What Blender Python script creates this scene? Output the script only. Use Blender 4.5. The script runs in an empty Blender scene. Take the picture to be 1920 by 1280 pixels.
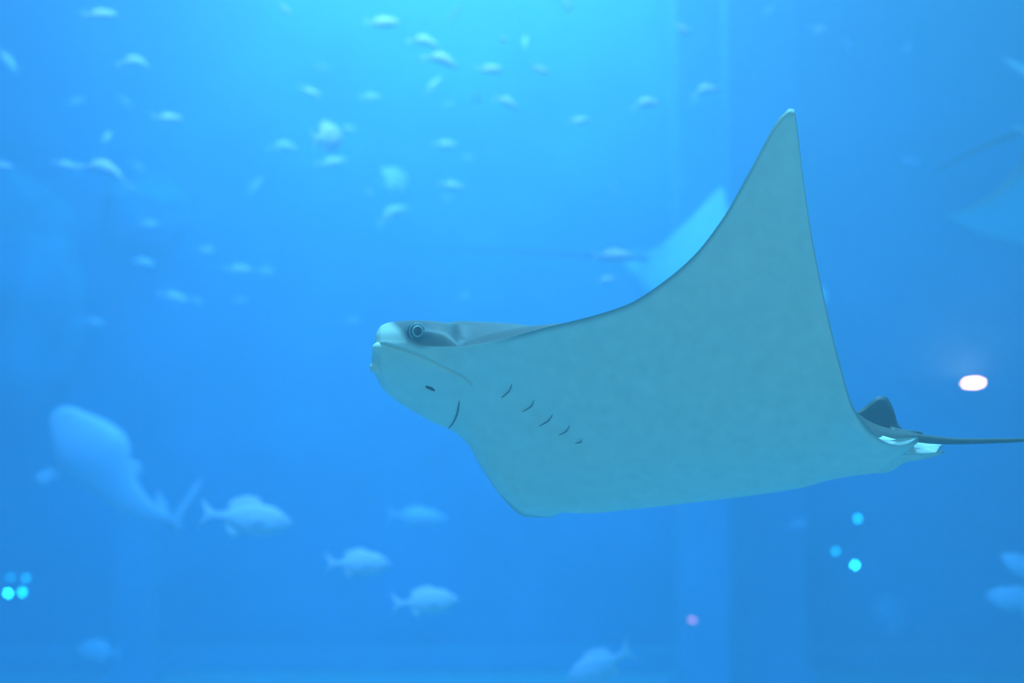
import bpy, bmesh, math, random
import numpy as np
from mathutils import Vector, Matrix, Euler

S = bpy.context.scene
C = S.collection
R = math.radians

# ------------------------------------------------------------------ camera
F = 2400.0                       # focal length in pixels of the 1920x1280 frame
CAM_Z, PITCH = 1.9, R(5.0)
cam_d = bpy.data.cameras.new('camera')
cam = bpy.data.objects.new('camera', cam_d)
C.objects.link(cam)
cam_d.sensor_width = 36.0
cam_d.lens = 36.0 * F / 1920.0
cam.location = (0, 0, CAM_Z)
cam.rotation_euler = (R(90) + PITCH, 0, 0)
cam_d.clip_start = 0.02
cam_d.dof.use_dof = True
cam_d.dof.focus_distance = 2.22
cam_d.dof.aperture_fstop = 1.9
S.camera = cam

# ------------------------------------------------------------------ light
S.view_settings.view_transform = 'Standard'
S.view_settings.look = 'None'
S.view_settings.exposure = 0.0
S.view_settings.gamma = 1.0
S.view_settings.use_curve_mapping = False
S.cycles.use_denoising = True
S.cycles.max_bounces = 8
S.cycles.volume_bounces = 2
S.cycles.diffuse_bounces = 3
S.cycles.transparent_max_bounces = 8
S.cycles.sample_clamp_indirect = 4.0

world = bpy.data.worlds.new('world')
S.world = world
world.use_nodes = True
wb = world.node_tree.nodes['Background']
wb.inputs['Color'].default_value = (1.0, 0.96, 0.80, 1)
wb.inputs['Strength'].default_value = 0.56

def area(name, loc, target, size, power, col, spread=180):
    d = bpy.data.lights.new(name, 'AREA')
    d.shape = 'RECTANGLE'
    d.size, d.size_y = size
    d.energy = power
    d.color = col
    d.spread = R(spread)
    o = bpy.data.objects.new(name, d)
    C.objects.link(o)
    o.location = loc
    o.rotation_euler = (Vector(target) - Vector(loc)).to_track_quat('-Z', 'Y').to_euler()
    return o

# lamps hanging over the open water surface of the tank, all above the top of the picture
area('tank_top_light_offscreen', (-0.6, 4.6, 6.9), (-0.8, 7.5, 2.5), (2.5, 2.0), 1000, (0.80, 0.42, 0.68), 120)
area('tank_far_light_offscreen', (-0.5, 10.5, 6.9), (-0.5, 10.5, 0.0), (4.0, 2.0), 1000, (0.80, 0.33, 0.2))
area('tank_front_light_offscreen', (0.4, 2.4, 6.9), (0.4, 2.3, 0.0), (1.6, 1.0), 1000, (0.10, 0.105, 0.12), 60)

# ------------------------------------------------------------------ helpers
fw = Vector((0, math.cos(PITCH), math.sin(PITCH)))
upv = Vector((0, -math.sin(PITCH), math.cos(PITCH)))
rt = Vector((1, 0, 0))
CAM = Vector((0, 0, CAM_Z))

def at(px, py, depth):
    """world point seen at a pixel at this distance along the lens axis"""
    return CAM + rt * ((px - 960) / F * depth) + upv * ((640 - py) / F * depth) + fw * depth

def tag(o, label=None, cat=None, group=None, kind=None):
    if label: o['label'] = label
    if cat: o['category'] = cat
    if group: o['group'] = group
    if kind: o['kind'] = kind
    return o

def empty(name, loc, rot=None):
    o = bpy.data.objects.new(name, None)
    C.objects.link(o)
    o.location = loc
    o.empty_display_size = 0.05
    if rot is not None: o.rotation_euler = rot
    return o

def meshobj(name, verts, faces, mat, parent=None, smooth=True):
    me = bpy.data.meshes.new(name)
    me.from_pydata([tuple(v) for v in verts], [], faces)
    bm = bmesh.new(); bm.from_mesh(me)
    bmesh.ops.recalc_face_normals(bm, faces=bm.faces)
    bm.to_mesh(me); bm.free()
    if smooth:
        me.polygons.foreach_set('use_smooth', [True] * len(me.polygons))
    me.materials.append(mat)
    o = bpy.data.objects.new(name, me)
    C.objects.link(o)
    if parent is not None: o.parent = parent
    return o

def copy_tree(o, parent=None):
    c = o.copy(); C.objects.link(c); c.parent = parent
    for ch in [x for x in bpy.data.objects if x.parent is o]:
        copy_tree(ch, c)
    return c

def box_mesh(name, lo, hi, mat, parent=None, bevel=0.0):
    bm = bmesh.new()
    bmesh.ops.create_cube(bm, size=1.0)
    for v in bm.verts:
        v.co = Vector(((lo[i] + hi[i]) / 2 + v.co[i] * (hi[i] - lo[i]) for i in range(3)))
    if bevel:
        bmesh.ops.bevel(bm, geom=list(bm.edges), offset=bevel, segments=2, affect='EDGES')
    me = bpy.data.meshes.new(name); bm.to_mesh(me); bm.free()
    me.materials.append(mat)
    o = bpy.data.objects.new(name, me); C.objects.link(o)
    if parent is not None: o.parent = parent
    return o

def material(name, col, rough=0.6, spec=0.3, noise=None, bump=None, emit=None):
    m = bpy.data.materials.new(name); m.use_nodes = True
    nt = m.node_tree; b = nt.nodes['Principled BSDF']
    b.inputs['Base Color'].default_value = (*col, 1)
    b.inputs['Roughness'].default_value = rough
    b.inputs['Specular IOR Level'].default_value = spec
    if emit:
        b.inputs['Emission Color'].default_value = (*emit[0], 1)
        b.inputs['Emission Strength'].default_value = emit[1]
    if noise or bump:
        tc = nt.nodes.new('ShaderNodeTexCoord')
    if noise:
        sc, amt = noise
        n = nt.nodes.new('ShaderNodeTexNoise'); n.inputs['Scale'].default_value = sc
        n.inputs['Detail'].default_value = 4
        nt.links.new(tc.outputs['Object'], n.inputs['Vector'])
        r = nt.nodes.new('ShaderNodeMapRange')
        r.inputs['From Min'].default_value = 0.3; r.inputs['From Max'].default_value = 0.7
        r.inputs['To Min'].default_value = 1 - amt; r.inputs['To Max'].default_value = 1 + amt
        nt.links.new(n.outputs['Fac'], r.inputs['Value'])
        mx = nt.nodes.new('ShaderNodeVectorMath'); mx.operation = 'SCALE'
        mx.inputs[0].default_value = col
        nt.links.new(r.outputs['Result'], mx.inputs['Scale'])
        nt.links.new(mx.outputs['Vector'], b.inputs['Base Color'])
    if bump:
        n = nt.nodes.new('ShaderNodeTexNoise'); n.inputs['Scale'].default_value = bump[0]
        nt.links.new(tc.outputs['Object'], n.inputs['Vector'])
        bp = nt.nodes.new('ShaderNodeBump'); bp.inputs['Strength'].default_value = bump[1]
        bp.inputs['Distance'].default_value = 0.02
        nt.links.new(n.outputs['Fac'], bp.inputs['Height'])
        nt.links.new(bp.outputs['Normal'], b.inputs['Normal'])
    return m

M = {}
M['tank'] = material('tank_wall_paint', (0.10, 0.34, 0.52), 0.8, 0.2, noise=(1.3, 0.25))
M['sand'] = material('tank_floor_sand', (0.66, 0.63, 0.54), 0.9, 0.1, noise=(3.0, 0.15), bump=(12, 0.4))
M['rock'] = material('reef_rock', (0.15, 0.36, 0.44), 0.9, 0.1, noise=(2.5, 0.4), bump=(6, 0.8))
M['concrete'] = material('pillar_paint', (0.22, 0.42, 0.56), 0.7, 0.2, noise=(2.0, 0.12))
M['fish'] = material('silver_fish_skin', (0.74, 0.64, 0.72), 0.5, 0.4, noise=(60, 0.08))
M['fin'] = material('pale_fish_fin', (0.68, 0.60, 0.66), 0.5, 0.3)
M['bream'] = material('pale_bream_skin', (0.76, 0.68, 0.74), 0.6, 0.3, noise=(60, 0.05))
M['fisheye'] = material('fish_eye_dark', (0.03, 0.03, 0.03), 0.2, 0.5)
M['lamp_metal'] = material('lamp_housing_grey', (0.20, 0.22, 0.24), 0.4, 0.5)

# ------------------------------------------------------------------ water
wm = bpy.data.materials.new('tank_water'); wm.use_nodes = True
nt = wm.node_tree; nt.nodes.clear()
out = nt.nodes.new('ShaderNodeOutputMaterial')
vs = nt.nodes.new('ShaderNodeVolumeScatter')
va = nt.nodes.new('ShaderNodeVolumeAbsorption')
ad = nt.nodes.new('ShaderNodeAddShader')
vs.inputs['Color'].default_value = (0.45, 0.80, 1.0, 1)
vs.inputs['Density'].default_value = 0.11
vs.inputs['Anisotropy'].default_value = 0.25
va.inputs['Color'].default_value = (0.0, 0.75, 0.9625, 1)
va.inputs['Density'].default_value = 0.32
nt.links.new(vs.outputs[0], ad.inputs[0]); nt.links.new(va.outputs[0], ad.inputs[1])
nt.links.new(ad.outputs[0], out.inputs['Volume'])
water = box_mesh('tank_water', (-6.995, -1.0, 0.005), (6.995, 11.995, 6.6), wm)
tag(water, 'hazy blue water filling the whole aquarium tank', 'water', kind='stuff')

# ------------------------------------------------------------------ tank shell
tag(box_mesh('floor', (-7.3, -1.0, -0.2), (7.3, 12.3, 0.0), M['sand']), kind='structure')
tag(box_mesh('wall_back', (-7.3, 12.0, 0.0), (7.3, 12.3, 7.2), M['tank']), kind='structure')
tag(box_mesh('wall_left', (-7.3, -1.0, 0.0), (-7.0, 12.0, 7.2), M['tank']), kind='structure')
tag(box_mesh('wall_right', (7.0, -1.0, 0.0), (7.3, 12.0, 7.2), M['tank']), kind='structure')

# ------------------------------------------------------------------ rays
def pchip(x, y, xi):
    x = np.asarray(x, float); y = np.asarray(y, float); xi = np.asarray(xi, float)
    if y.ndim == 1: y = y[:, None]
    h = np.diff(x); dl = np.diff(y, axis=0) / h[:, None]
    d = np.zeros_like(y)
    w1 = (2 * h[1:] + h[:-1])[:, None]; w2 = (h[1:] + 2 * h[:-1])[:, None]
    with np.errstate(divide='ignore', invalid='ignore'):
        hm = (w1 + w2) / (w1 / dl[:-1] + w2 / dl[1:])
    d[1:-1] = np.where(dl[:-1] * dl[1:] > 0, hm, 0.0)
    d[0] = dl[0]; d[-1] = dl[-1]
    k = np.clip(np.searchsorted(x, xi) - 1, 0, len(x) - 2)
    t = ((xi - x[k]) / h[k])[:, None]; hh = h[k][:, None]
    return ((2*t**3 - 3*t**2 + 1) * y[k] + (t**3 - 2*t**2 + t) * hh * d[k]
            + (-2*t**3 + 3*t**2) * y[k+1] + (t**3 - t**2) * hh * d[k+1])

# cross-sections of the ray, snout to tail root: station, then eleven (height, depth) points
# left wing edge, five points down the belly, fold, right wing edge, back of right wing, back ridge, left hollow, back of left wing
RAY = [
 (698, [(662,56),(665,51),(670,49),(676,50),(682,55),(686,62),(685,72),(678,79),(669,79),(663,73),(660,64)]),
 (701, [(650,45),(659,40),(670,40),(680,46),(690,55),(697,66),(694,80),(682,92),(665,92),(652,80),(647,60)]),
 (706, [(641,35),(655,32),(670,35),(684,45),(698,60),(707,80),(702,98),(680,110),(645,105),(624,80),(627,50)]),
 (715, [(641,22),(660,22),(682,30),(700,46),(715,68),(724,92),(716,118),(675,135),(625,118),(610,80),(622,40)]),
 (740, [(642,11),(667,16),(694,32),(718,55),(736,82),(748,110),(738,142),(680,162),(615,125),(602.5,72),(621,25)]),
 (780, [(647,3),(680,12),(712,38),(740,70),(760,98),(774,130),(762,168),(690,190),(612,125),(600,62),(621,12)]),
 (820, [(650,0),(686,12),(722,41),(755,76),(780,110),(795,145),(785,185),(700,210),(610,140),(602.5,72),(624,12)]),
 (845, [(650,-8),(687,9),(724,40),(762,80),(790,116),(806,152),(799,192),(708,218),(604,150),(609,74),(630,10)]),
 (862, [(650,-20),(688,2),(728,38),(770,80),(800,121),(817,158),(812,198),(716,230),(601.5,152),(634,74),(643,0)]),
 (880, [(648,-26),(686,-2),(732,38),(780,84),(815,126),(836,166),(836,206),(735,240),(602,153),(640,66),(637,-2)]),
 (900, [(645,-30),(685,-5),(735,38),(790,88),(835,130),(866,175),(873,215),(760,245),(603,155),(636,62),(629,0)]),
 (940, [(637,-38),(680,-10),(735,35),(800,85),(860,135),(912,185),(931,235),(800,270),(605,165),(627,60),(619,-5)]),
 (985, [(624,-44),(672,-15),(735,30),(805,80),(875,135),(942,200),(968,258),(830,310),(609,170),(619,52),(611.5,-14)]),
 (1025, [(613,-48),(665,-18),(735,26),(810,76),(890,135),(958,215),(970,290),(850,340),(617,175),(620,45),(608,-28)]),
 (1100, [(595,-52),(655,-22),(735,20),(815,70),(900,135),(962,230),(930,380),(820,380),(630,180),(630,40),(601,-30)]),
 (1180, [(569,-55),(640,-28),(730,14),(820,64),(900,130),(955,235),(890,450),(790,400),(645,180),(640,38),(590,-32)]),
 (1240, [(531,-54),(618,-32),(722,10),(818,60),(898,128),(949,235),(852,495),(770,412),(658,178),(645,36),(565,-32)]),
 (1300, [(480,-50),(590,-35),(710,5),(815,55),(895,125),(942,235),(810,530),(750,420),(670,175),(650,35),(530,-32)]),
 (1360, [(402,-42),(548,-37),(692,0),(810,52),(890,122),(935,230),(745,565),(735,422),(687,170),(645,32),(485,-28)]),
 (1400, [(331,-35),(510,-38),(680,-5),(805,48),(885,120),(930,225),(700,590),(720,420),(700,165),(640,28),(440,-25)]),
 (1430, [(275,-28),(480,-36),(670,-7),(800,46),(882,118),(926,222),(662,598),(714,410),(707,160),(640,26),(405,-20)]),
 (1450, [(237,-22),(460,-35),(665,-8),(798,45),(880,115),(923,220),(640,600),(710,400),(712,155),(640,25),(380,-18)]),
 (1470, [(211,-17),(448,-33),(657,-8),(794,43),(876,112),(920,215),(622,600),(712,394),(717,152),(640,24),(366,-15)]),
 (1482, [(203,-15),(442,-32),(652,-8),(791,42),(874,110),(918,212),(612,600),(714,391),(720,151),(640,24),(361,-15)]),
 (1489, [(204,-14),(440,-32),(650,-8),(790,42),(873,110),(917,210),(610,598),(715,390),(722,150),(640,24),(360,-15)]),
 (1494, [(232,-15),(452,-32),(655,-7),(790,42),(872,109),(916,208),(618,590),(718,386),(723,149),(645,24),(376,-15)]),
 (1505, [(325,-18),(502,-29),(670,-5),(792,42),(871,107),(914,203),(650,562),(728,376),(727,147),(660,24),(446,-14)]),
 (1520, [(430,-22),(560,-25),(690,-2),(795,42),(870,105),(910,195),(700,520),(745,360),(732,145),(680,25),(530,-12)]),
 (1550, [(580,-20),(655,-15),(730,5),(805,42),(865,98),(901,175),(790,400),(780,300),(745,140),(715,30),(645,-5)]),
 (1575, [(683,-14),(722,-8),(768,8),(816,40),(862,90),(896,158),(838,310),(803,255),(757,135),(742,45),(712,4)]),
 (1600, [(763,-5),(782,0),(802,12),(826,38),(860,80),(892,140),(870,230),(820,215),(771,130),(768,60),(768,15)]),
 (1640, [(812,10),(822,15),(832,22),(845,38),(862,65),(886,110),(878,160),(840,160),(797,110),(794,65),(803,28)]),
 (1670, [(822,30),(830,30),(838,35),(846,45),(856,62),(866,85),(860,115),(835,120),(806,95),(803,70),(811,42)]),
 (1700, [(822,44),(828,42),(833,44),(838,50),(843,60),(846,72),(842,88),(828,92),(811,84),(808,68),(813,52)]),
 (1722, [(822,54),(824,53),(826,54),(828,57),(829,62),(829,67),(827,72),(822,74),(816,70),(814,64),(817,57)]),
]
D0 = 2.2                          # distance of the ray from the lens
PXM = D0 / F                      # metres per pixel there
RAY_C = (1250, 760, 60)

def rp(px, py, d):
    """ray construction point -> metres, about the ray's own centre"""
    return at(px, py, D0 + d * PXM) - at(RAY_C[0], RAY_C[1], D0 + RAY_C[2] * PXM)

RX = np.array([k[0] for k in RAY], float)
RC = np.array([[c for p in k[1] for c in p] for k in RAY], float)
NV, ND = 84, 60
TV = np.linspace(0, 1, NV)
TV = (TV + 0.5 * (0.5 - 0.5 * np.cos(np.pi * TV) - TV)) * 6            # denser at both wing edges
TD = np.linspace(0, 1, ND + 1)[1:-1]
TD = (TD + 0.6 * (0.5 - 0.5 * np.cos(np.pi * TD) - TD)) * 5

def ray_slice(x):
    c = pchip(RX, RC, [x])[0].reshape(11, 2)
    v = pchip(np.arange(7), c[:7], TV)
    dpts = np.vstack([c[6:], c[:1]])
    d = pchip(np.arange(6), dpts, TD)
    return v, d

def belly_depth(px, py):
    v, _ = ray_slice(px)
    k = np.argmin(v[:, 0]); m = np.argmax(v[:, 0])
    seg = v[k:m + 1]
    return float(np.interp(py, seg[:, 0], seg[:, 1]))

GROOVE = np.array([(708,640),(725,646),(742,651),(765,658),(785,665),(805,674),(822,682),(840,690),(855,697),(872,707),(885,720)], float)
LABIAL = np.array([(790,722),(808,729),(830,740),(858,753)], float)
GILLS = [[(960,719),(956,731),(940,746)], [(1001,750),(997,760),(979,772)], [(1036,777),(1030,787),(1011,799)],
         [(1068,798),(1063,807),(1048,816)], [(1091,824),(1089,829),(1078,831)]]
GILL_R = [(861,752),(858,772),(851,790),(841,803)]
GBAND = np.array([(890,690),(925,715),(960,740),(1000,765),(1040,792),(1090,828)], float)

def dist_line(P, L):
    best = np.full(len(P), 1e9)
    for a, b in zip(L[:-1], L[1:]):
        ab = b - a
        t = np.clip(((P - a) @ ab) / (ab @ ab), 0, 1)
        best = np.minimum(best, np.linalg.norm(P - (a + t[:, None] * ab), axis=1))
    return best

def sstep(a, b, x):
    t = np.clip((x - a) / (b - a), 0, 1)
    return t * t * (3 - 2 * t)

def ray_material():
    m = bpy.data.materials.new('ray_skin'); m.use_nodes = True
    nt = m.node_tree; b = nt.nodes['Principled BSDF']
    at_ = nt.nodes.new('ShaderNodeAttribute'); at_.attribute_name = 'pigment'
    tc = nt.nodes.new('ShaderNodeTexCoord')
    n = nt.nodes.new('ShaderNodeTexNoise'); n.inputs['Scale'].default_value = 38; n.inputs['Detail'].default_value = 5
    nt.links.new(tc.outputs['Object'], n.inputs['Vector'])
    r = nt.nodes.new('ShaderNodeMapRange')
    r.inputs['From Min'].default_value = 0.3; r.inputs['From Max'].default_value = 0.7
    r.inputs['To Min'].default_value = 0.95; r.inputs['To Max'].default_value = 1.05
    nt.links.new(n.outputs['Fac'], r.inputs['Value'])
    mx = nt.nodes.new('ShaderNodeVectorMath'); mx.operation = 'SCALE'
    nt.links.new(at_.outputs['Color'], mx.inputs[0]); nt.links.new(r.outputs['Result'], mx.inputs['Scale'])
    nt.links.new(mx.outputs['Vector'], b.inputs['Base Color'])
    b.inputs['Roughness'].default_value = 0.5
    b.inputs['Specular IOR Level'].default_value = 0.25
    b.inputs['Subsurface Weight'].default_value = 0.0
    return m
M['ray'] = ray_material()
M['ray_dark'] = material('ray_dark_skin', (0.055, 0.060, 0.060), 0.5, 0.3, noise=(60, 0.2))
M['ray_tail'] = material('ray_tail_skin', (0.10, 0.095, 0.085), 0.5, 0.35, noise=(80, 0.2))
M['ray_pale_lit'] = material('ray_pale_lit_fin', (0.82, 0.82, 0.76), 0.5, 0.3, noise=(60, 0.06))  # whiteness of the top-lit fins put into the colour
M['ray_belly'] = material('ray_belly_skin', (0.86, 0.87, 0.76), 0.5, 0.25, noise=(60, 0.06))
M['slit'] = material('gill_slit_dark', (0.10, 0.12, 0.14), 0.6, 0.1)
M['iris'] = material('ray_iris_pale', (0.50, 0.55, 0.50), 0.3, 0.4)
M['pupil'] = material('ray_pupil', (0.012, 0.014, 0.018), 0.12, 0.5)

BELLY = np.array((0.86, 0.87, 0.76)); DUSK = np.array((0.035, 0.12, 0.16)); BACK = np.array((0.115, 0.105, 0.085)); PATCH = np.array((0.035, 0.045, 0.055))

def ray_body(parent):
    xs = []
    for a, b, n in ((698, 715, 12), (715, 900, 80), (900, 1440, 110), (1440, 1482, 18), (1482, 1505, 26), (1505, 1620, 56), (1620, 1722, 22)):
        xs += list(np.linspace(a, b, n, endpoint=False))
    xs.append(1722)
    verts, cols, rings = [], [], []
    for x in xs:
        v, d = ray_slice(x)
        P = np.column_stack([np.full(NV, x), v[:, 0]])
        # folds pressed into the underside of the head
        g = np.exp(-(dist_line(P, GROOVE) / 2.4) ** 2) * 5.0
        above = np.exp(-(dist_line(P + np.array([0, 5.0]), GROOVE) / 4.0) ** 2) * 2.0
        g2 = np.exp(-(dist_line(P, LABIAL) / 2.2) ** 2) * 2.2
        g3 = sum(np.exp(-(dist_line(P, np.array(q, float)) / 2.2) ** 2) * 2.0 for q in GILLS)
        g4 = np.exp(-(dist_line(P, np.array(GILL_R, float)) / 2.2) ** 2) * 2.5
        g5 = np.exp(-(dist_line(P, GBAND) / 13.0) ** 2) * 4.0          # the gill hollow
        vis = (TV > 0.05) & (TV < 5.0)
        v[:, 1] += np.where(vis, g * 1.5 + g2 + g3 + g4 + g5 - above * 0.8, 0)
        # pigment, underside
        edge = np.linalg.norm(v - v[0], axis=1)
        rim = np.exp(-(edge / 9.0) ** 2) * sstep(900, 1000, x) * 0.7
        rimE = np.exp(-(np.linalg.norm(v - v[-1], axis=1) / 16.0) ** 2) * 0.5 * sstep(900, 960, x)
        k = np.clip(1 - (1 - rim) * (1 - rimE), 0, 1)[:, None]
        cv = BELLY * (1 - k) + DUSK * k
        # pigment, back: dark, with a pale snout and a dark eye patch: pigment plus painted socket shade
        PD = np.column_stack([np.full(len(d), x), d[:, 0]])
        near = 1 - sstep(70, 110, d[:, 1])
        snout = (1 - sstep(0, 1, np.clip((PD[:, 0] - 728 - (PD[:, 1] - 612) * 1.15) / 26, 0, 1))) * 0.78
        pale = np.clip(snout * near, 0, 1)[:, None]
        cd = BACK * (1 - pale) + BELLY * 0.9 * pale
        pe = np.exp(-(((PD[:, 0] - 784) / 27) ** 2 + ((PD[:, 1] - 622) / 20) ** 2) ** 2)
        kk = (pe * near * 0.95)[:, None]
        cd = cd * (1 - kk) + PATCH * kk
        # the patch runs a little below the lateral line under the eye
        pv = np.exp(-(((P[:, 0] - 792) / 26) ** 2 + ((P[:, 1] - 632) / 19) ** 2) ** 2) * 0.95
        pv = np.clip(pv, 0, 1)[:, None]
        cv = cv * (1 - pv) + PATCH * pv
        ring = []
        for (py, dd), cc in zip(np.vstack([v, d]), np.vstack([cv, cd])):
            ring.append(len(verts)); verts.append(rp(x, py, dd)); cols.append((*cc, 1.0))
        rings.append(ring)
    faces = []
    n = NV + len(TD)
    for a, b in zip(rings[:-1], rings[1:]):
        for i in range(n):
            j = (i + 1) % n
            faces.append((a[i], a[j], b[j], b[i]))
    for ring, x in ((rings[0], 697.5), (rings[-1], 1724.0)):
        c = sum((verts[i] for i in ring), Vector()) / len(ring)
        k = len(verts); verts.append(c + rp(x, 760, 60) - rp(x + (1 if x < 1000 else -1), 760, 60)); cols.append(cols[ring[0]])
        for i in range(n):
            faces.append((ring[i], ring[(i + 1) % n], k))
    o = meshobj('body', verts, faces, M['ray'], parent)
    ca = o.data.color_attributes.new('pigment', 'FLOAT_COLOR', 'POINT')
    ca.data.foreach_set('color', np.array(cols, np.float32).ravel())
    return o

def tube(name, pts, radii, mat, parent, seg=10, squash=1.0):
    pts = [Vector(p) for p in pts]
    verts, faces = [], []
    n = len(pts)
    for i, p in enumerate(pts):
        t = (pts[min(i + 1, n - 1)] - pts[max(i - 1, 0)]).normalized()
        a = t.cross(Vector((0, 0, 1)))
        if a.length < 1e-3: a = t.cross(Vector((0, 1, 0)))
        a.normalize(); b = a.cross(t).normalized()
        for k in range(seg):
            th = 2 * math.pi * k / seg
            verts.append(p + (a * math.cos(th) + b * math.sin(th) * squash) * radii[i])
    for i in range(n - 1):
        for k in range(seg):
            faces.append((i*seg+k, i*seg+(k+1) % seg, (i+1)*seg+(k+1) % seg, (i+1)*seg+k))
    faces.append(tuple(range(seg))); faces.append(tuple(range((n-1)*seg, n*seg)))
    return meshobj(name, verts, faces, mat, parent)

def smooth_pts(pts, n):
    P = np.array(pts, float)
    t = np.concatenate([[0], np.cumsum(np.linalg.norm(np.diff(P, axis=0), axis=1))])
    return pchip(t, P, np.linspace(0, t[-1], n))

def lens(name, outline, mat, parent, conv, thick, n=64, rings=5):
    """a fin: closed outline (x, y, depth) swollen into a lens; conv turns it into metres"""
    P = np.array(outline + outline[:1], float)
    t = np.concatenate([[0], np.cumsum(np.linalg.norm(np.diff(P, axis=0), axis=1))])
    B = pchip(t, P, np.linspace(0, t[-1], n, endpoint=False))
    B = np.array([conv(*b) for b in B])
    c = B.mean(0)
    _, _, vt = np.linalg.svd(B - c)
    nn = vt[2]
    verts, faces = [], []
    rows = {}
    for side in (1, -1):
        for r in range(rings):
            f = r / rings
            row = []
            for k in range(n):
                if r == 0:
                    if side == 1:
                        row.append(len(verts)); verts.append(B[k])
                    else:
                        row.append(rows[(1, 0)][k])
                else:
                    h = math.sqrt(1 - (1 - f) ** 2) if f < 1 else 1
                    row.append(len(verts)); verts.append(c + (B[k] - c) * (1 - f) + nn * side * h * thick * 0.5)
            rows[(side, r)] = row
        top = len(verts); verts.append(c + nn * side * thick * 0.5)
        for r in range(rings - 1):
            a, b = rows[(side, r)], rows[(side, r + 1)]
            for k in range(n): faces.append((a[k], a[(k+1) % n], b[(k+1) % n], b[k]))
        a = rows[(side, rings - 1)]
        for k in range(n): faces.append((a[k], a[(k+1) % n], top))
    return meshobj(name, verts, faces, mat, parent)

def ellipsoid(name, centre, radii, mat, parent, axis=None, seg=20, rings=12):
    verts, faces = [], []
    q = Vector(axis).normalized().to_track_quat('Z', 'Y').to_matrix() if axis is not None else Matrix.Identity(3)
    for i in range(rings + 1):
        th = math.pi * i / rings
        for k in range(seg):
            ph = 2 * math.pi * k / seg
            verts.append(Vector(centre) + q @ Vector((math.sin(th)*math.cos(ph)*radii[0], math.sin(th)*math.sin(ph)*radii[1], math.cos(th)*radii[2])))
    for i in range(rings):
        for k in range(seg):
            faces.append((i*seg+k, i*seg+(k+1) % seg, (i+1)*seg+(k+1) % seg, (i+1)*seg+k))
    o = meshobj(name, verts, faces, mat, parent)
    bm = bmesh.new(); bm.from_mesh(o.data)
    bmesh.ops.remove_doubles(bm, verts=bm.verts, dist=1e-6)
    bmesh.ops.recalc_face_normals(bm, faces=bm.faces)
    bm.to_mesh(o.data); bm.free()
    return o

def torus(name, centre, axis, R0, r0, mat, parent, seg=32, k=8, sx=1.0):
    q = Vector(axis).normalized().to_track_quat('Z', 'Y').to_matrix()
    verts, faces = [], []
    for i in range(seg):
        a = 2*math.pi*i/seg
        for j in range(k):
            b = 2*math.pi*j/k
            verts.append(Vector(centre) + q @ Vector(((R0 + r0*math.cos(b))*math.cos(a)*sx, (R0 + r0*math.cos(b))*math.sin(a), r0*math.sin(b))))
    for i in range(seg):
        for j in range(k):
            faces.append((i*k+j, ((i+1) % seg)*k+j, ((i+1) % seg)*k+(j+1) % k, i*k+(j+1) % k))
    return meshobj(name, verts, faces, mat, parent)

def side_depth(px, py):
    """depth of the near flank of the head (above the lateral line)"""
    v, d = ray_slice(px)
    near = np.vstack([d[len(d) * 3 // 5:], v[:1]])
    o = np.argsort(near[:, 0])
    return float(np.interp(py, near[o, 0], near[o, 1]))

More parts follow.
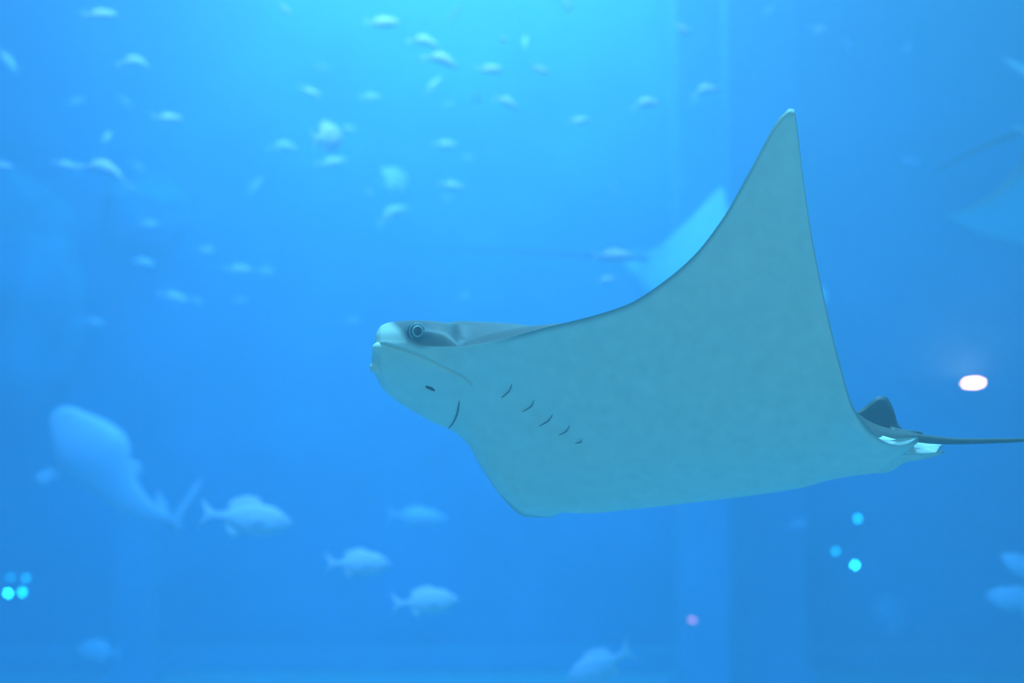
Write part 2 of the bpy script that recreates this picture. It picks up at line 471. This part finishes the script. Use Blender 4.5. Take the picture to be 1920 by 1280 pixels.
def make_ray():
    root = empty('ray', at(RAY_C[0], RAY_C[1], D0 + RAY_C[2] * PXM))
    ray_body(root)
    p = PXM
    # snout lobes
    for (x, y, d, a) in ((717, 653, 33, (12, 13, 20)), (711, 689, 56, (13, 13, 19))):
        ellipsoid('snout_lobe', rp(x, y, d), tuple(q * p for q in a), M['ray_belly'], root, axis=rp(1, 0.15, 0.3) - rp(0, 0, 0))
    # eye
    ed = side_depth(780, 621)
    nrm = (rp(0, -0.25, -1) - rp(0, 0, 0))
    c = Vector(rp(780, 621, ed + 5))
    eye = ellipsoid('eye', c, (17*p, 17*p, 13*p), M['ray_dark'], root, axis=nrm)
    f = Vector(nrm).normalized()
    torus('eyelid', c + f * 6.5*p, nrm, 15.0*p, 1.1*p, M['iris'], eye)
    torus('iris', c + f * 10.6*p, nrm, 9.6*p, 1.6*p, M['iris'], eye)
    ellipsoid('pupil', c + f * 10.0*p, (7.4*p, 9.0*p, 3.4*p), M['pupil'], eye, axis=nrm)
    # nostril and gill slits
    def slit(name, pts, r, mat=M['slit']):
        q = smooth_pts(pts, 14)
        P = [rp(x, y, belly_depth(x, y) + 1.0) for x, y in q]
        rr = [r * p * math.sin(math.pi * (0.08 + 0.84 * i / 13)) ** 0.6 for i in range(14)]
        return tube(name, P, rr, mat, root, seg=6)
    slit('nostril', [(798,724),(807,727),(815,732)], 4.2, M['pupil'])
    for g in GILLS: slit('gill_slit', g, 1.1)
    slit('gill_slit', GILL_R, 1.9)
    # dorsal fin
    lens('dorsal_fin', [(1602,774,82),(1620,763,82),(1638,748,83),(1649,742,84),(1660,743,84),(1669,753,84),(1677,772,83),(1684,795,82),(1694,808,80),(1690,820,78),(1650,820,78),(1615,806,80)],
         M['ray_dark'], root, rp, 9 * p)
    # tail and its spine
    q = smooth_pts([(1668,812,72),(1700,817,68),(1740,823,66),(1800,827,70),(1870,826,80),(1930,824,92),(2040,818,120),(2160,822,150)], 60)
    tube('tail', [rp(*k) for k in q], [p * float(np.interp(k[0], [1668,1700,1740,1800,1920,2160], [14,10.5,8.0,6.2,4.2,1.5])) for k in q], M['ray_tail'], root, seg=12)
    q = smooth_pts([(1684,806,70),(1706,809,68),(1722,810,67),(1729,813,66)], 12)
    tube('tail_spine', [rp(*k) for k in q], [p * r for r in np.linspace(4.5, 3.0, 12)], M['ray_tail'], root, seg=8, squash=0.7)
    # pelvic fins; pale colour of the upper two stands for light from above
    lens('pelvic_fin', [(1636,812,24),(1650,819,18),(1668,825,16),(1692,823,24),(1724,820,46),(1716,827,36),(1704,834,26),(1688,837,18),(1668,834,10),(1650,826,10)],
         M['ray_pale_lit'], root, rp, 4 * p)
    lens('pelvic_fin', [(1686,846,72),(1702,838,78),(1718,829,90),(1742,832,96),(1767,834,100),(1763,842,90),(1757,850,80),(1728,852,76)],
         M['ray_pale_lit'], root, rp, 4 * p)
    lens('pelvic_fin', [(1622,884,130),(1640,870,110),(1680,852,92),(1720,848,88),(1750,846,86),(1773,844,92),(1766,851,96),(1740,858,100),(1705,864,108),(1684,872,118),(1666,885,128),(1645,888,134)],
         M['ray_pale_lit'], root, rp, 7 * p)
    return root

ray = make_ray()
tag(ray, 'large pale-bellied ray with one wing raised, gliding before the lens', 'ray')

# ---- the other rays: mirror images of the same animal, further off
def mirror_tree(src, parent=None):
    c = src.copy(); C.objects.link(c); c.parent = parent
    if c.type == 'MESH':
        me = src.data.copy(); me.transform(Matrix.Scale(-1, 4, (1, 0, 0))); me.flip_normals(); c.data = me
    for ch in [x for x in bpy.data.objects if x.parent is src]:
        mirror_tree(ch, c)
    return c

CB = Matrix((rt, upv, fw)).transposed()          # columns: right, up, away

def pose(o, px, py, depth, th, ps, ph, k):
    """k: size in the picture against the near ray"""
    rz = Matrix.Rotation(th, 3, 'Z'); ry = Matrix.Rotation(ps, 3, 'Y'); rx = Matrix.Rotation(ph, 3, 'X')
    m = CB @ (rz @ ry @ rx) @ CB.transposed()
    sc = k * depth / D0
    o.matrix_world = Matrix.Translation(at(px, py, depth)) @ (m * sc).to_4x4()

ray2 = mirror_tree(ray)
pose(ray2, 1345.6, 517, 8.6, -0.386, 0.335, 0.611, 0.354)
def new_tail(r, pts, depth, r0, r1):
    for ch in [x for x in bpy.data.objects if x.parent is r and x.name.split('.')[0] in ('tail', 'tail_spine')]:
        bpy.data.objects.remove(ch)
    bpy.context.view_layer.update()
    inv = r.matrix_world.inverted()
    q = smooth_pts(pts, 40)
    tube('tail', [inv @ at(x, y, depth) for x, y in q], [k * D0 / F for k in np.linspace(r0, r1, 40)], M['ray_tail'], r)
new_tail(ray2, [(1215,487),(1180,481),(1120,479),(1040,475),(940,470),(820,467)], 8.4, 14, 4)
tag(ray2, 'hazy ray with raised wing, half hidden behind the large pale-bellied ray', 'ray')

ray3 = mirror_tree(ray)
pose(ray3, 2072, 274, 6.8, -0.226, -0.44, 1.036, 0.467)
new_tail(ray3, [(1912,250),(1890,256),(1850,272),(1800,296),(1755,322)], 6.7, 14, 4)
tag(ray3, 'dusky ray leaving at the dark side, only its rear and long tail showing', 'ray')

# ------------------------------------------------------------------ fish
def fish_proto(name, height, width, arch=0.0, curl=0.0, fork=0.5, spiny=0.0, skin='fish'):
    fin = 'fin' if skin == 'fish' else skin
    root = empty(name, (0, 0, 0))
    def bend(x, y, z):
        return (x, y + curl * (x * x - 0.08), z - arch * (x * x - 0.08))
    t = np.linspace(0, 1, 22)
    h = pchip([0, .04, .12, .3, .5, .7, .86, .94, 1], np.array([0.02, .22, .52, .92, 1.0, .72, .32, .2, .22]) , t)[:, 0] * height / 2
    w = pchip([0, .04, .12, .3, .5, .7, .86, .94, 1], np.array([0.02, .3, .65, 1.0, .9, .6, .25, .12, .06]), t)[:, 0] * width / 2
    verts, faces, n = [], [], 14
    for i in range(22):
        x = 0.5 - 0.84 * t[i]
        for k in range(n):
            a = 2 * math.pi * k / n
            verts.append(bend(x, w[i] * math.cos(a), h[i] * math.sin(a)))
    for i in range(21):
        for k in range(n):
            faces.append((i*n+k, i*n+(k+1) % n, (i+1)*n+(k+1) % n, (i+1)*n+k))
    faces.append(tuple(range(n))); faces.append(tuple(range(21*n, 22*n)))
    meshobj('body', verts, faces, M[skin], root)
    V = lambda x, y, z: bend(x, y, z)
    s = height
    lens('tail_fin', [(-.31,0,.05*s),(-.38,0,.16*s),(-.5,0,.48*s),(-.46,0,.2*s),(-.43 + .06*(1-fork),0,0),(-.46,0,-.2*s),(-.5,0,-.48*s),(-.38,0,-.16*s),(-.31,0,-.05*s)], M[fin], root, V, .015, n=40, rings=3)
    lens('dorsal_fin', [(.19,0,.28*s),(.1,0,(.60+spiny)*s),(0,0,(.62+spiny)*s),(-.12,0,(.52+spiny*.8)*s),(-.22,0,.34*s),(-.21,0,.08*s),(0,0,.26*s)], M[fin], root, V, .015, n=40, rings=3)
    lens('anal_fin', [(-.03,0,-.30*s),(-.1,0,(-.58-spiny)*s),(-.19,0,(-.46-spiny*.6)*s),(-.23,0,-.14*s),(-.14,0,-.06*s)], M[fin], root, V, .015, n=32, rings=3)
    for sg in (1, -1):
        lens('pectoral_fin', [(.2,sg*width*.44,-.05*s),(.12,sg*width*.62,.02*s),(.02,sg*width*.74,-.12*s),(.06,sg*width*.66,-.22*s),(.16,sg*width*.48,-.14*s)], M[fin], root, V, .01, n=28, rings=3)
        ellipsoid('eye', V(.38, sg * width * .33, .1 * s), (.016, .016, .016), M['fisheye'], root, seg=10, rings=6)
    return root

PROTO = {}
USED = set()
PROTO['slim'] = fish_proto('schooling_fish', .27, .15)
PROTO['arched'] = fish_proto('schooling_fish', .25, .16, arch=.75)
PROTO['deep'] = fish_proto('deep_bodied_fish', .62, .22)
PROTO['sea'] = fish_proto('sea_bream', .38, .17, skin='bream')
PROTO['spiny'] = fish_proto('spiny_fish', .36, .2, spiny=.07, skin='bream')

def fish(kind, px, py, depth, length_px, ang=0, yaw=0, tilt=0, name=None, label=None, group=None, cat='fish'):
    """ang: heading in the picture, 0 = right; yaw: turned away (+) or toward the lens (-); tilt: rolled about its length"""
    if kind in USED: o = copy_tree(PROTO[kind])
    else: o = PROTO[kind]; USED.add(kind)
    if name: o.name = name
    a, y = R(ang), R(yaw)
    X = (rt * math.cos(a) + upv * math.sin(a)) * math.cos(y) + fw * math.sin(y)
    Z = (upv * math.cos(a) - rt * math.sin(a))
    if Z.dot(upv) < 0: Z = -Z
    Z = (Z - X * Z.dot(X)).normalized()
    Y = Z.cross(X)
    q = Matrix.Rotation(R(tilt), 3, X)
    m = Matrix((q @ X, q @ Y, q @ Z)).transposed()
    L = length_px / F * depth
    o.matrix_world = Matrix.Translation(at(px, py, depth)) @ (m * L).to_4x4()
    tag(o, label, cat, group)
    return o

# (kind, x, y, distance, length in pixels, heading, yaw, tilt) of the school in the upper water
SCHOOL = [
 ('slim',186,27,6.0,66,2,10,0),('arched',249,117,6.4,62,2,15,0),('slim',313,221,6.2,58,0,20,0),('slim',200,257,7.2,40,80,50,0),
 ('slim',122,309,6.4,50,-10,30,0),('arched',190,318,5.8,92,-14,10,0),('slim',2,311,5.8,44,-5,10,0),('slim',142,189,8.4,38,20,30,0),
 ('slim',232,190,8.6,40,-40,30,0),('slim',533,17,6.8,38,-40,35,0),('slim',716,42,6.2,70,2,5,0),('arched',793,79,6.3,66,-8,10,0),
 ('arched',824,113,5.8,74,-14,5,0),('slim',917,130,6.0,56,4,15,0),('slim',1011,130,6.0,42,-16,20,0),('slim',942,74,6.0,34,0,62,0),
 ('slim',985,78,7.2,34,85,30,0),('slim',580,172,6.6,50,-22,15,0),('slim',693,182,7.4,48,4,20,0),('slim',812,160,7.2,46,48,10,0),
 ('slim',893,184,7.4,28,-70,40,0),('arched',948,192,6.2,54,-20,10,0),('slim',1085,227,6.2,48,10,20,0),('arched',1210,195,6.0,60,12,10,0),
 ('arched',1322,170,6.0,58,14,10,0),('slim',1279,54,5.8,42,-32,15,0),('slim',1535,56,7.0,44,-4,20,0),('slim',1590,82,8.8,34,-60,30,0),
 ('slim',651,241,7.6,38,-5,20,0),('slim',620,305,6.8,62,10,10,0),('arched',530,276,7.2,60,0,10,0),('slim',833,271,6.8,52,-2,10,0),
 ('slim',845,348,6.6,54,-6,10,0),('slim',838,371,8.0,30,10,45,0),('slim',692,360,7.0,26,0,60,0),('arched',735,402,7.2,70,32,10,0),
 ('slim',876,295,8.4,34,0,30,0),('slim',477,349,8.0,44,52,10,0),('slim',1136,525,5.8,42,14,20,0),('slim',1152,352,8.8,36,-70,30,0),
 ('slim',268,491,7.2,46,-10,30,0),('slim',386,468,7.4,36,0,30,0),('slim',446,505,7.2,56,-2,10,0),('slim',496,508,8.0,40,-2,20,0),
 ('slim',324,556,7.2,62,-16,10,0),('slim',368,563,8.0,32,-20,30,0),('slim',278,419,7.6,40,-4,25,0),('slim',176,602,8.0,42,-14,20,0),
 ('slim',12,112,7.0,62,-54,10,0),('slim',238,347,8.4,36,-30,20,0),('slim',840,195,8.0,30,5,30,0),('slim',1062,5,7.4,40,-62,20,0),
 ('slim',448,562,9.0,32,0,30,0),('slim',1702,90,8.8,26,60,30,0),('slim',1300,190,8.8,36,20,10,0),('slim',258,312,8.8,40,-30,20,0),
 ('slim',1440,20,8.8,36,40,20,0),('slim',660,600,9.0,34,0,20,0),('slim',870,555,9.0,34,10,20,0),('slim',1705,302,9.0,40,-12,10,0),
 ('slim',850,28,9.0,58,58,10,0),('slim',600,128,9.2,50,-5,10,0),
]
G0 = 'small fish schooling in the upper water'
for r in SCHOOL:
    kind, ang, yaw = r[0], abs(r[5]), r[6]
    if kind == 'arched': lb = 'small pale fish with its back bent into an arch, high in the school'
    elif yaw >= 45: lb = 'tiny pale fish seen almost end-on as a round dot in the school'
    elif ang >= 40: lb = 'small pale fish swimming steeply up or down among the level school'
    elif r[3] >= 8: lb = 'very faint small fish swimming level at the back of the hazy school'
    else: lb = 'small bright silvery fish swimming level in the upper school'
    fish(*r, label=lb, group=G0)

fish('deep', 614, 258, 6.0, 84, 20, 52, 10, label='pale round deep-bodied fish, brightest and roundest among the upper school')
fish('deep', 740, 337, 8.2, 84, 60, 58, 10, label='faint round deep-bodied fish with its tail hanging down below the brighter round one')
fish('sea', 671, 1056, 5.4, 124, -3, 12, -24, label='pale oval fish swimming just above the fork-tailed fish in the lower water')
fish('sea', 797, 1128, 5.2, 128, 2, 8, -24, label='pale fish with a clear forked tail below the plain oval fish')
fish('slim', 782, 968, 7.6, 120, -8, 20, -15, name='slender_fish', label='faint slender fish under the ray wing, above the pale oval fish')
fish('spiny', 462, 972, 5.6, 176, -10, 18, -22, label='pale fish with ragged spread fins beside the broad-headed fish tail')
fish('sea', 1124, 1250, 5.6, 150, 212, 15, 10, name='reef_fish', label='pale fish heading down with its tail raised below the large ray')
fish('sea', 184, 1220, 8.2, 96, 178, 15, 20, name='reef_fish', label='faint flat-looking fish hovering low over the tank floor')
fish('sea', 1925, 1066, 6.4, 100, 150, 25, 15, name='reef_fish', label='pale fish at the dark side of the tank, upper of the pair')
fish('sea', 1912, 1126, 6.4, 120, 172, 20, 15, name='reef_fish', label='pale pointed fish at the dark side of the tank, lower of the pair')
fish('deep', 1672, 1150, 10.5, 96, 80, 50, 0, label='very faint upright fish above the back kerb of the tank')
fish('slim', 1495, 984, 9.0, 60, 5, 20, 0, name='slender_fish', label='faint small fish beside the three blue-green lamps')
fish('slim', 1150, 480, 5.4, 84, 0, 10, 0, name='slender_fish', label='bright slender fish level with the hazy ray tail')

# ---- broad-headed fish low on the left
def broad_fish():
    D = 7.0
    k = D / F
    c0 = at(190, 880, D)
    cv = lambda x, y, d: at(x, y, D + d * k) - c0
    root = empty('guitarfish', c0)
    st = [((96,776),(108,766)),((91,790),(132,765)),((91,806),(165,778)),((93,832),(213,802)),((99,862),(240,832)),((125,893),(246,862)),
          ((160,918),(254,893)),((200,947),(268,920)),((240,968),(285,940)),((280,976),(306,955)),((314,981),(323,969))]
    P = np.array([[*a, *b] for a, b in st], float)
    Q = pchip(np.arange(len(P)), P, np.linspace(0, len(P) - 1, 44))
    verts, faces, n = [], [], 20
    for r in Q:
        a, b = r[:2], r[2:]
        m, hv = (a + b) / 2, (b - a) / 2
        w = np.linalg.norm(hv)
        th = min(0.48 * w, 34)
        for j in range(n):
            an = 2 * math.pi * j / n
            verts.append(cv(m[0] + hv[0] * math.cos(an), m[1] + hv[1] * math.cos(an), th * math.sin(an) - 0.35 * w * math.cos(an) ** 2 * 0.3))
    for i in range(43):
        for j in range(n):
            faces.append((i*n+j, i*n+(j+1) % n, (i+1)*n+(j+1) % n, (i+1)*n+j))
    faces.append(tuple(range(n))); faces.append(tuple(range(43*n, 44*n)))
    meshobj('body', verts, faces, M['fish'], root)
    # thick back ridge that catches the light from above
    q = smooth_pts([(104,772,8),(122,767,8),(160,781,10),(205,801,12),(232,822,14),(244,850,16)], 30)
    tube('back_ridge', [cv(*p) for p in q], [k * r for r in 9 * np.sin(np.linspace(.35, 2.8, 30)) ** .7], M['fish'], root, seg=10)
    lens('pectoral_fin', [(140,855,0),(100,876,-8),(66,892,-16),(60,902,-18),(80,909,-14),(112,894,-6),(150,912,0)], M['fin'], root, cv, 6*k)
    lens('pectoral_fin', [(238,858,10),(262,868,16),(266,884,18),(250,900,10)], M['fin'], root, cv, 6*k)
    lens('dorsal_fin', [(290,918,6),(302,930,6),(320,962,0),(298,955,0)], M['fin'], root, cv, 5*k)
    lens('tail_fin', [(312,976,0),(326,962,0),(344,938,2),(366,908,4),(382,894,6),(374,914,4),(354,948,2),(342,970,0),(338,988,0),(334,1003,0),(324,994,0)], M['fin'], root, cv, 5*k)
    return root
tag(broad_fish(), 'large pale fish with broad blunt head, side fins and forked tail', 'fish')

# ------------------------------------------------------------------ far end of the tank
def pillar(px0, px1, depth, thick, label, top=6.55, mat='concrete'):
    x0 = (px0 - 960) / F * depth; x1 = (px1 - 960) / F * depth
    y = depth * math.cos(PITCH)
    root = empty('pillar', ((x0 + x1) / 2, y, 0))
    w = (x1 - x0) / 2
    box_mesh('shaft', (-w, -thick / 2, 0.12), (w, thick / 2, top), M[mat], root, 0.02)
    box_mesh('plinth', (-w - .06, -thick / 2 - .06, 0), (w + .06, thick / 2 + .06, 0.125), M[mat], root, 0.02)
    tag(root, label, 'pillar')
    return root
pillar(1268, 1352, 10.2, .5, 'pale square pillar rising behind the large ray')
pillar(1362, 1492, 10.95, .5, 'dim wider pillar standing behind the pale square one')
pillar(236, 300, 10.95, .4, 'short faint post low behind the broad-headed fish', top=1.5)
kerb = box_mesh('kerb', (-6.95, 11.4, 0.0), (6.95, 11.95, 0.16), M['concrete'], None, 0.03)
tag(kerb, 'low pale kerb running along the foot of the far tank wall', 'kerb')

# underwater lamps on the far wall; the oval one stands in for a reflection
def lamp(px, py, r_px, emit, strength, label, name='wall_lamp', squash=1.0, roll=0.0, group=None, wall_y=12.0):
    # slide along the line of sight on to the wall bracket
    d = (at(px, py, 1.0) - CAM); p = CAM + d * ((wall_y - 0.20 - CAM.y) / d.y)
    k = (p - CAM).dot(fw) / F
    root = empty(name, p)
    m = material(name + '_glow', (0.9, 0.9, 0.85), 0.4, 0.3, emit=(emit, strength))
    r = r_px * k
    n = 32
    tiltm = Matrix.Rotation(roll, 3, 'Y')
    tx = math.acos(min(1, squash))
    face = tiltm @ Matrix.Rotation(-tx, 3, 'X')
    # lens dome
    verts, faces = [], []
    for i, (rr, yy) in enumerate(((1.0, 0.0), (.97, -.03), (.8, -.05), (.5, -.07), (.2, -.08))):
        for j in range(n):
            a = 2 * math.pi * j / n
            verts.append(face @ Vector((r * rr * math.cos(a), r * yy, r * rr * math.sin(a))))
    for i in range(4):
        for j in range(n):
            faces.append((i*n+j, i*n+(j+1) % n, (i+1)*n+(j+1) % n, (i+1)*n+j))
    faces.append(tuple(range(n))); faces.append(tuple(range(4*n, 5*n)))
    meshobj('lens', verts, faces, m, root)
    # housing ring and arm to the wall
    verts, faces = [], []
    prof = ((1.0, -.02), (1.12, -.02), (1.12, .25), (.7, .45), (.2, .5))
    for rr, yy in prof:
        for j in range(n):
            a = 2 * math.pi * j / n
            verts.append(face @ Vector((r * rr * math.cos(a), r * yy, r * rr * math.sin(a))))
    for i in range(4):
        for j in range(n):
            faces.append((i*n+j, i*n+(j+1) % n, (i+1)*n+(j+1) % n, (i+1)*n+j))
    faces.append(tuple(range(4*n, 5*n)))
    meshobj('housing', verts, faces, M['lamp_metal'], root)
    b = face @ Vector((0, r * .45, 0))
    tube('bracket', [b, Vector((b.x, 0.12, b.z)), Vector((b.x, wall_y + 0.01 - p.y, b.z))], [r * .22] * 3, M['lamp_metal'], root, seg=10)
    tag(root, label, 'lamp', group)
    return root
lamp(1825, 718, 18, (1.0, 0.040, 0.018), 1300, 'dazzling warm white oval lamp reflection above the ray tail', squash=.34, roll=R(-12))  # reflection in the viewing window, built as an added wall lamp
CY = (0.1, 0.9, 1.0)
lamp(1608, 972, 4, CY, 20, 'middling blue-green lamp, topmost of the three under the ray tail')
lamp(1567, 1033, 4, CY, 13, 'dimmest blue-green lamp of the three under the ray tail')
lamp(1603, 1059, 4, (0.3, 0.9, 1.0), 62, 'brightest blue-green lamp, lowest of the three under the ray tail')
lamp(15, 1112, 4.5, (0.3, 0.9, 1.0), 62, 'brightest lamp of the square cluster of four low on the wall')
lamp(42, 1110, 4.5, CY, 32, 'bright lamp of the square cluster, beside the brightest one')
lamp(20, 1082, 4, CY, 7, 'faint lamp of the square cluster, above the brightest one')
lamp(48, 1083, 4, CY, 13, 'dim lamp of the square cluster, diagonal to the brightest one')
lamp(1298, 1162, 6, (1.0, .035, .045), 28, 'tiny pinkish lamp low on the pale square pillar', squash=.6, wall_y=10.2 * math.cos(PITCH) - .25)

# artificial reef against the left side
def rock(loc, rad, seed, label):
    rx, ry, rz = rad
    rnd = random.Random(seed)
    bm = bmesh.new(); bmesh.ops.create_icosphere(bm, subdivisions=5, radius=1)
    from mathutils import noise
    off = Vector((rnd.random() * 50, rnd.random() * 50, 0))
    for v in bm.verts:
        d = v.co.copy()
        f = .92 + .16 * noise.fractal(d * 1.7 + off, 0.9, 2.1, 4)
        v.co = Vector((d.x * rx, d.y * ry, d.z * rz)) * f
    me = bpy.data.meshes.new('reef_rock'); bm.to_mesh(me); bm.free()
    me.polygons.foreach_set('use_smooth', [True] * len(me.polygons)); me.materials.append(M['rock'])
    o = bpy.data.objects.new('reef_rock', me); C.objects.link(o)
    o.location = loc
    return tag(o, label, 'rock')
rock((-4.75, 11.5, 3.35), (.95, .5, 1.3), 3, 'rough blue-green reef rock jutting from the far wall behind the school')
rock((-3.4, 11.68, 4.15), (.42, .3, .38), 5, 'small knob of reef rock on the far wall beside the larger rock')
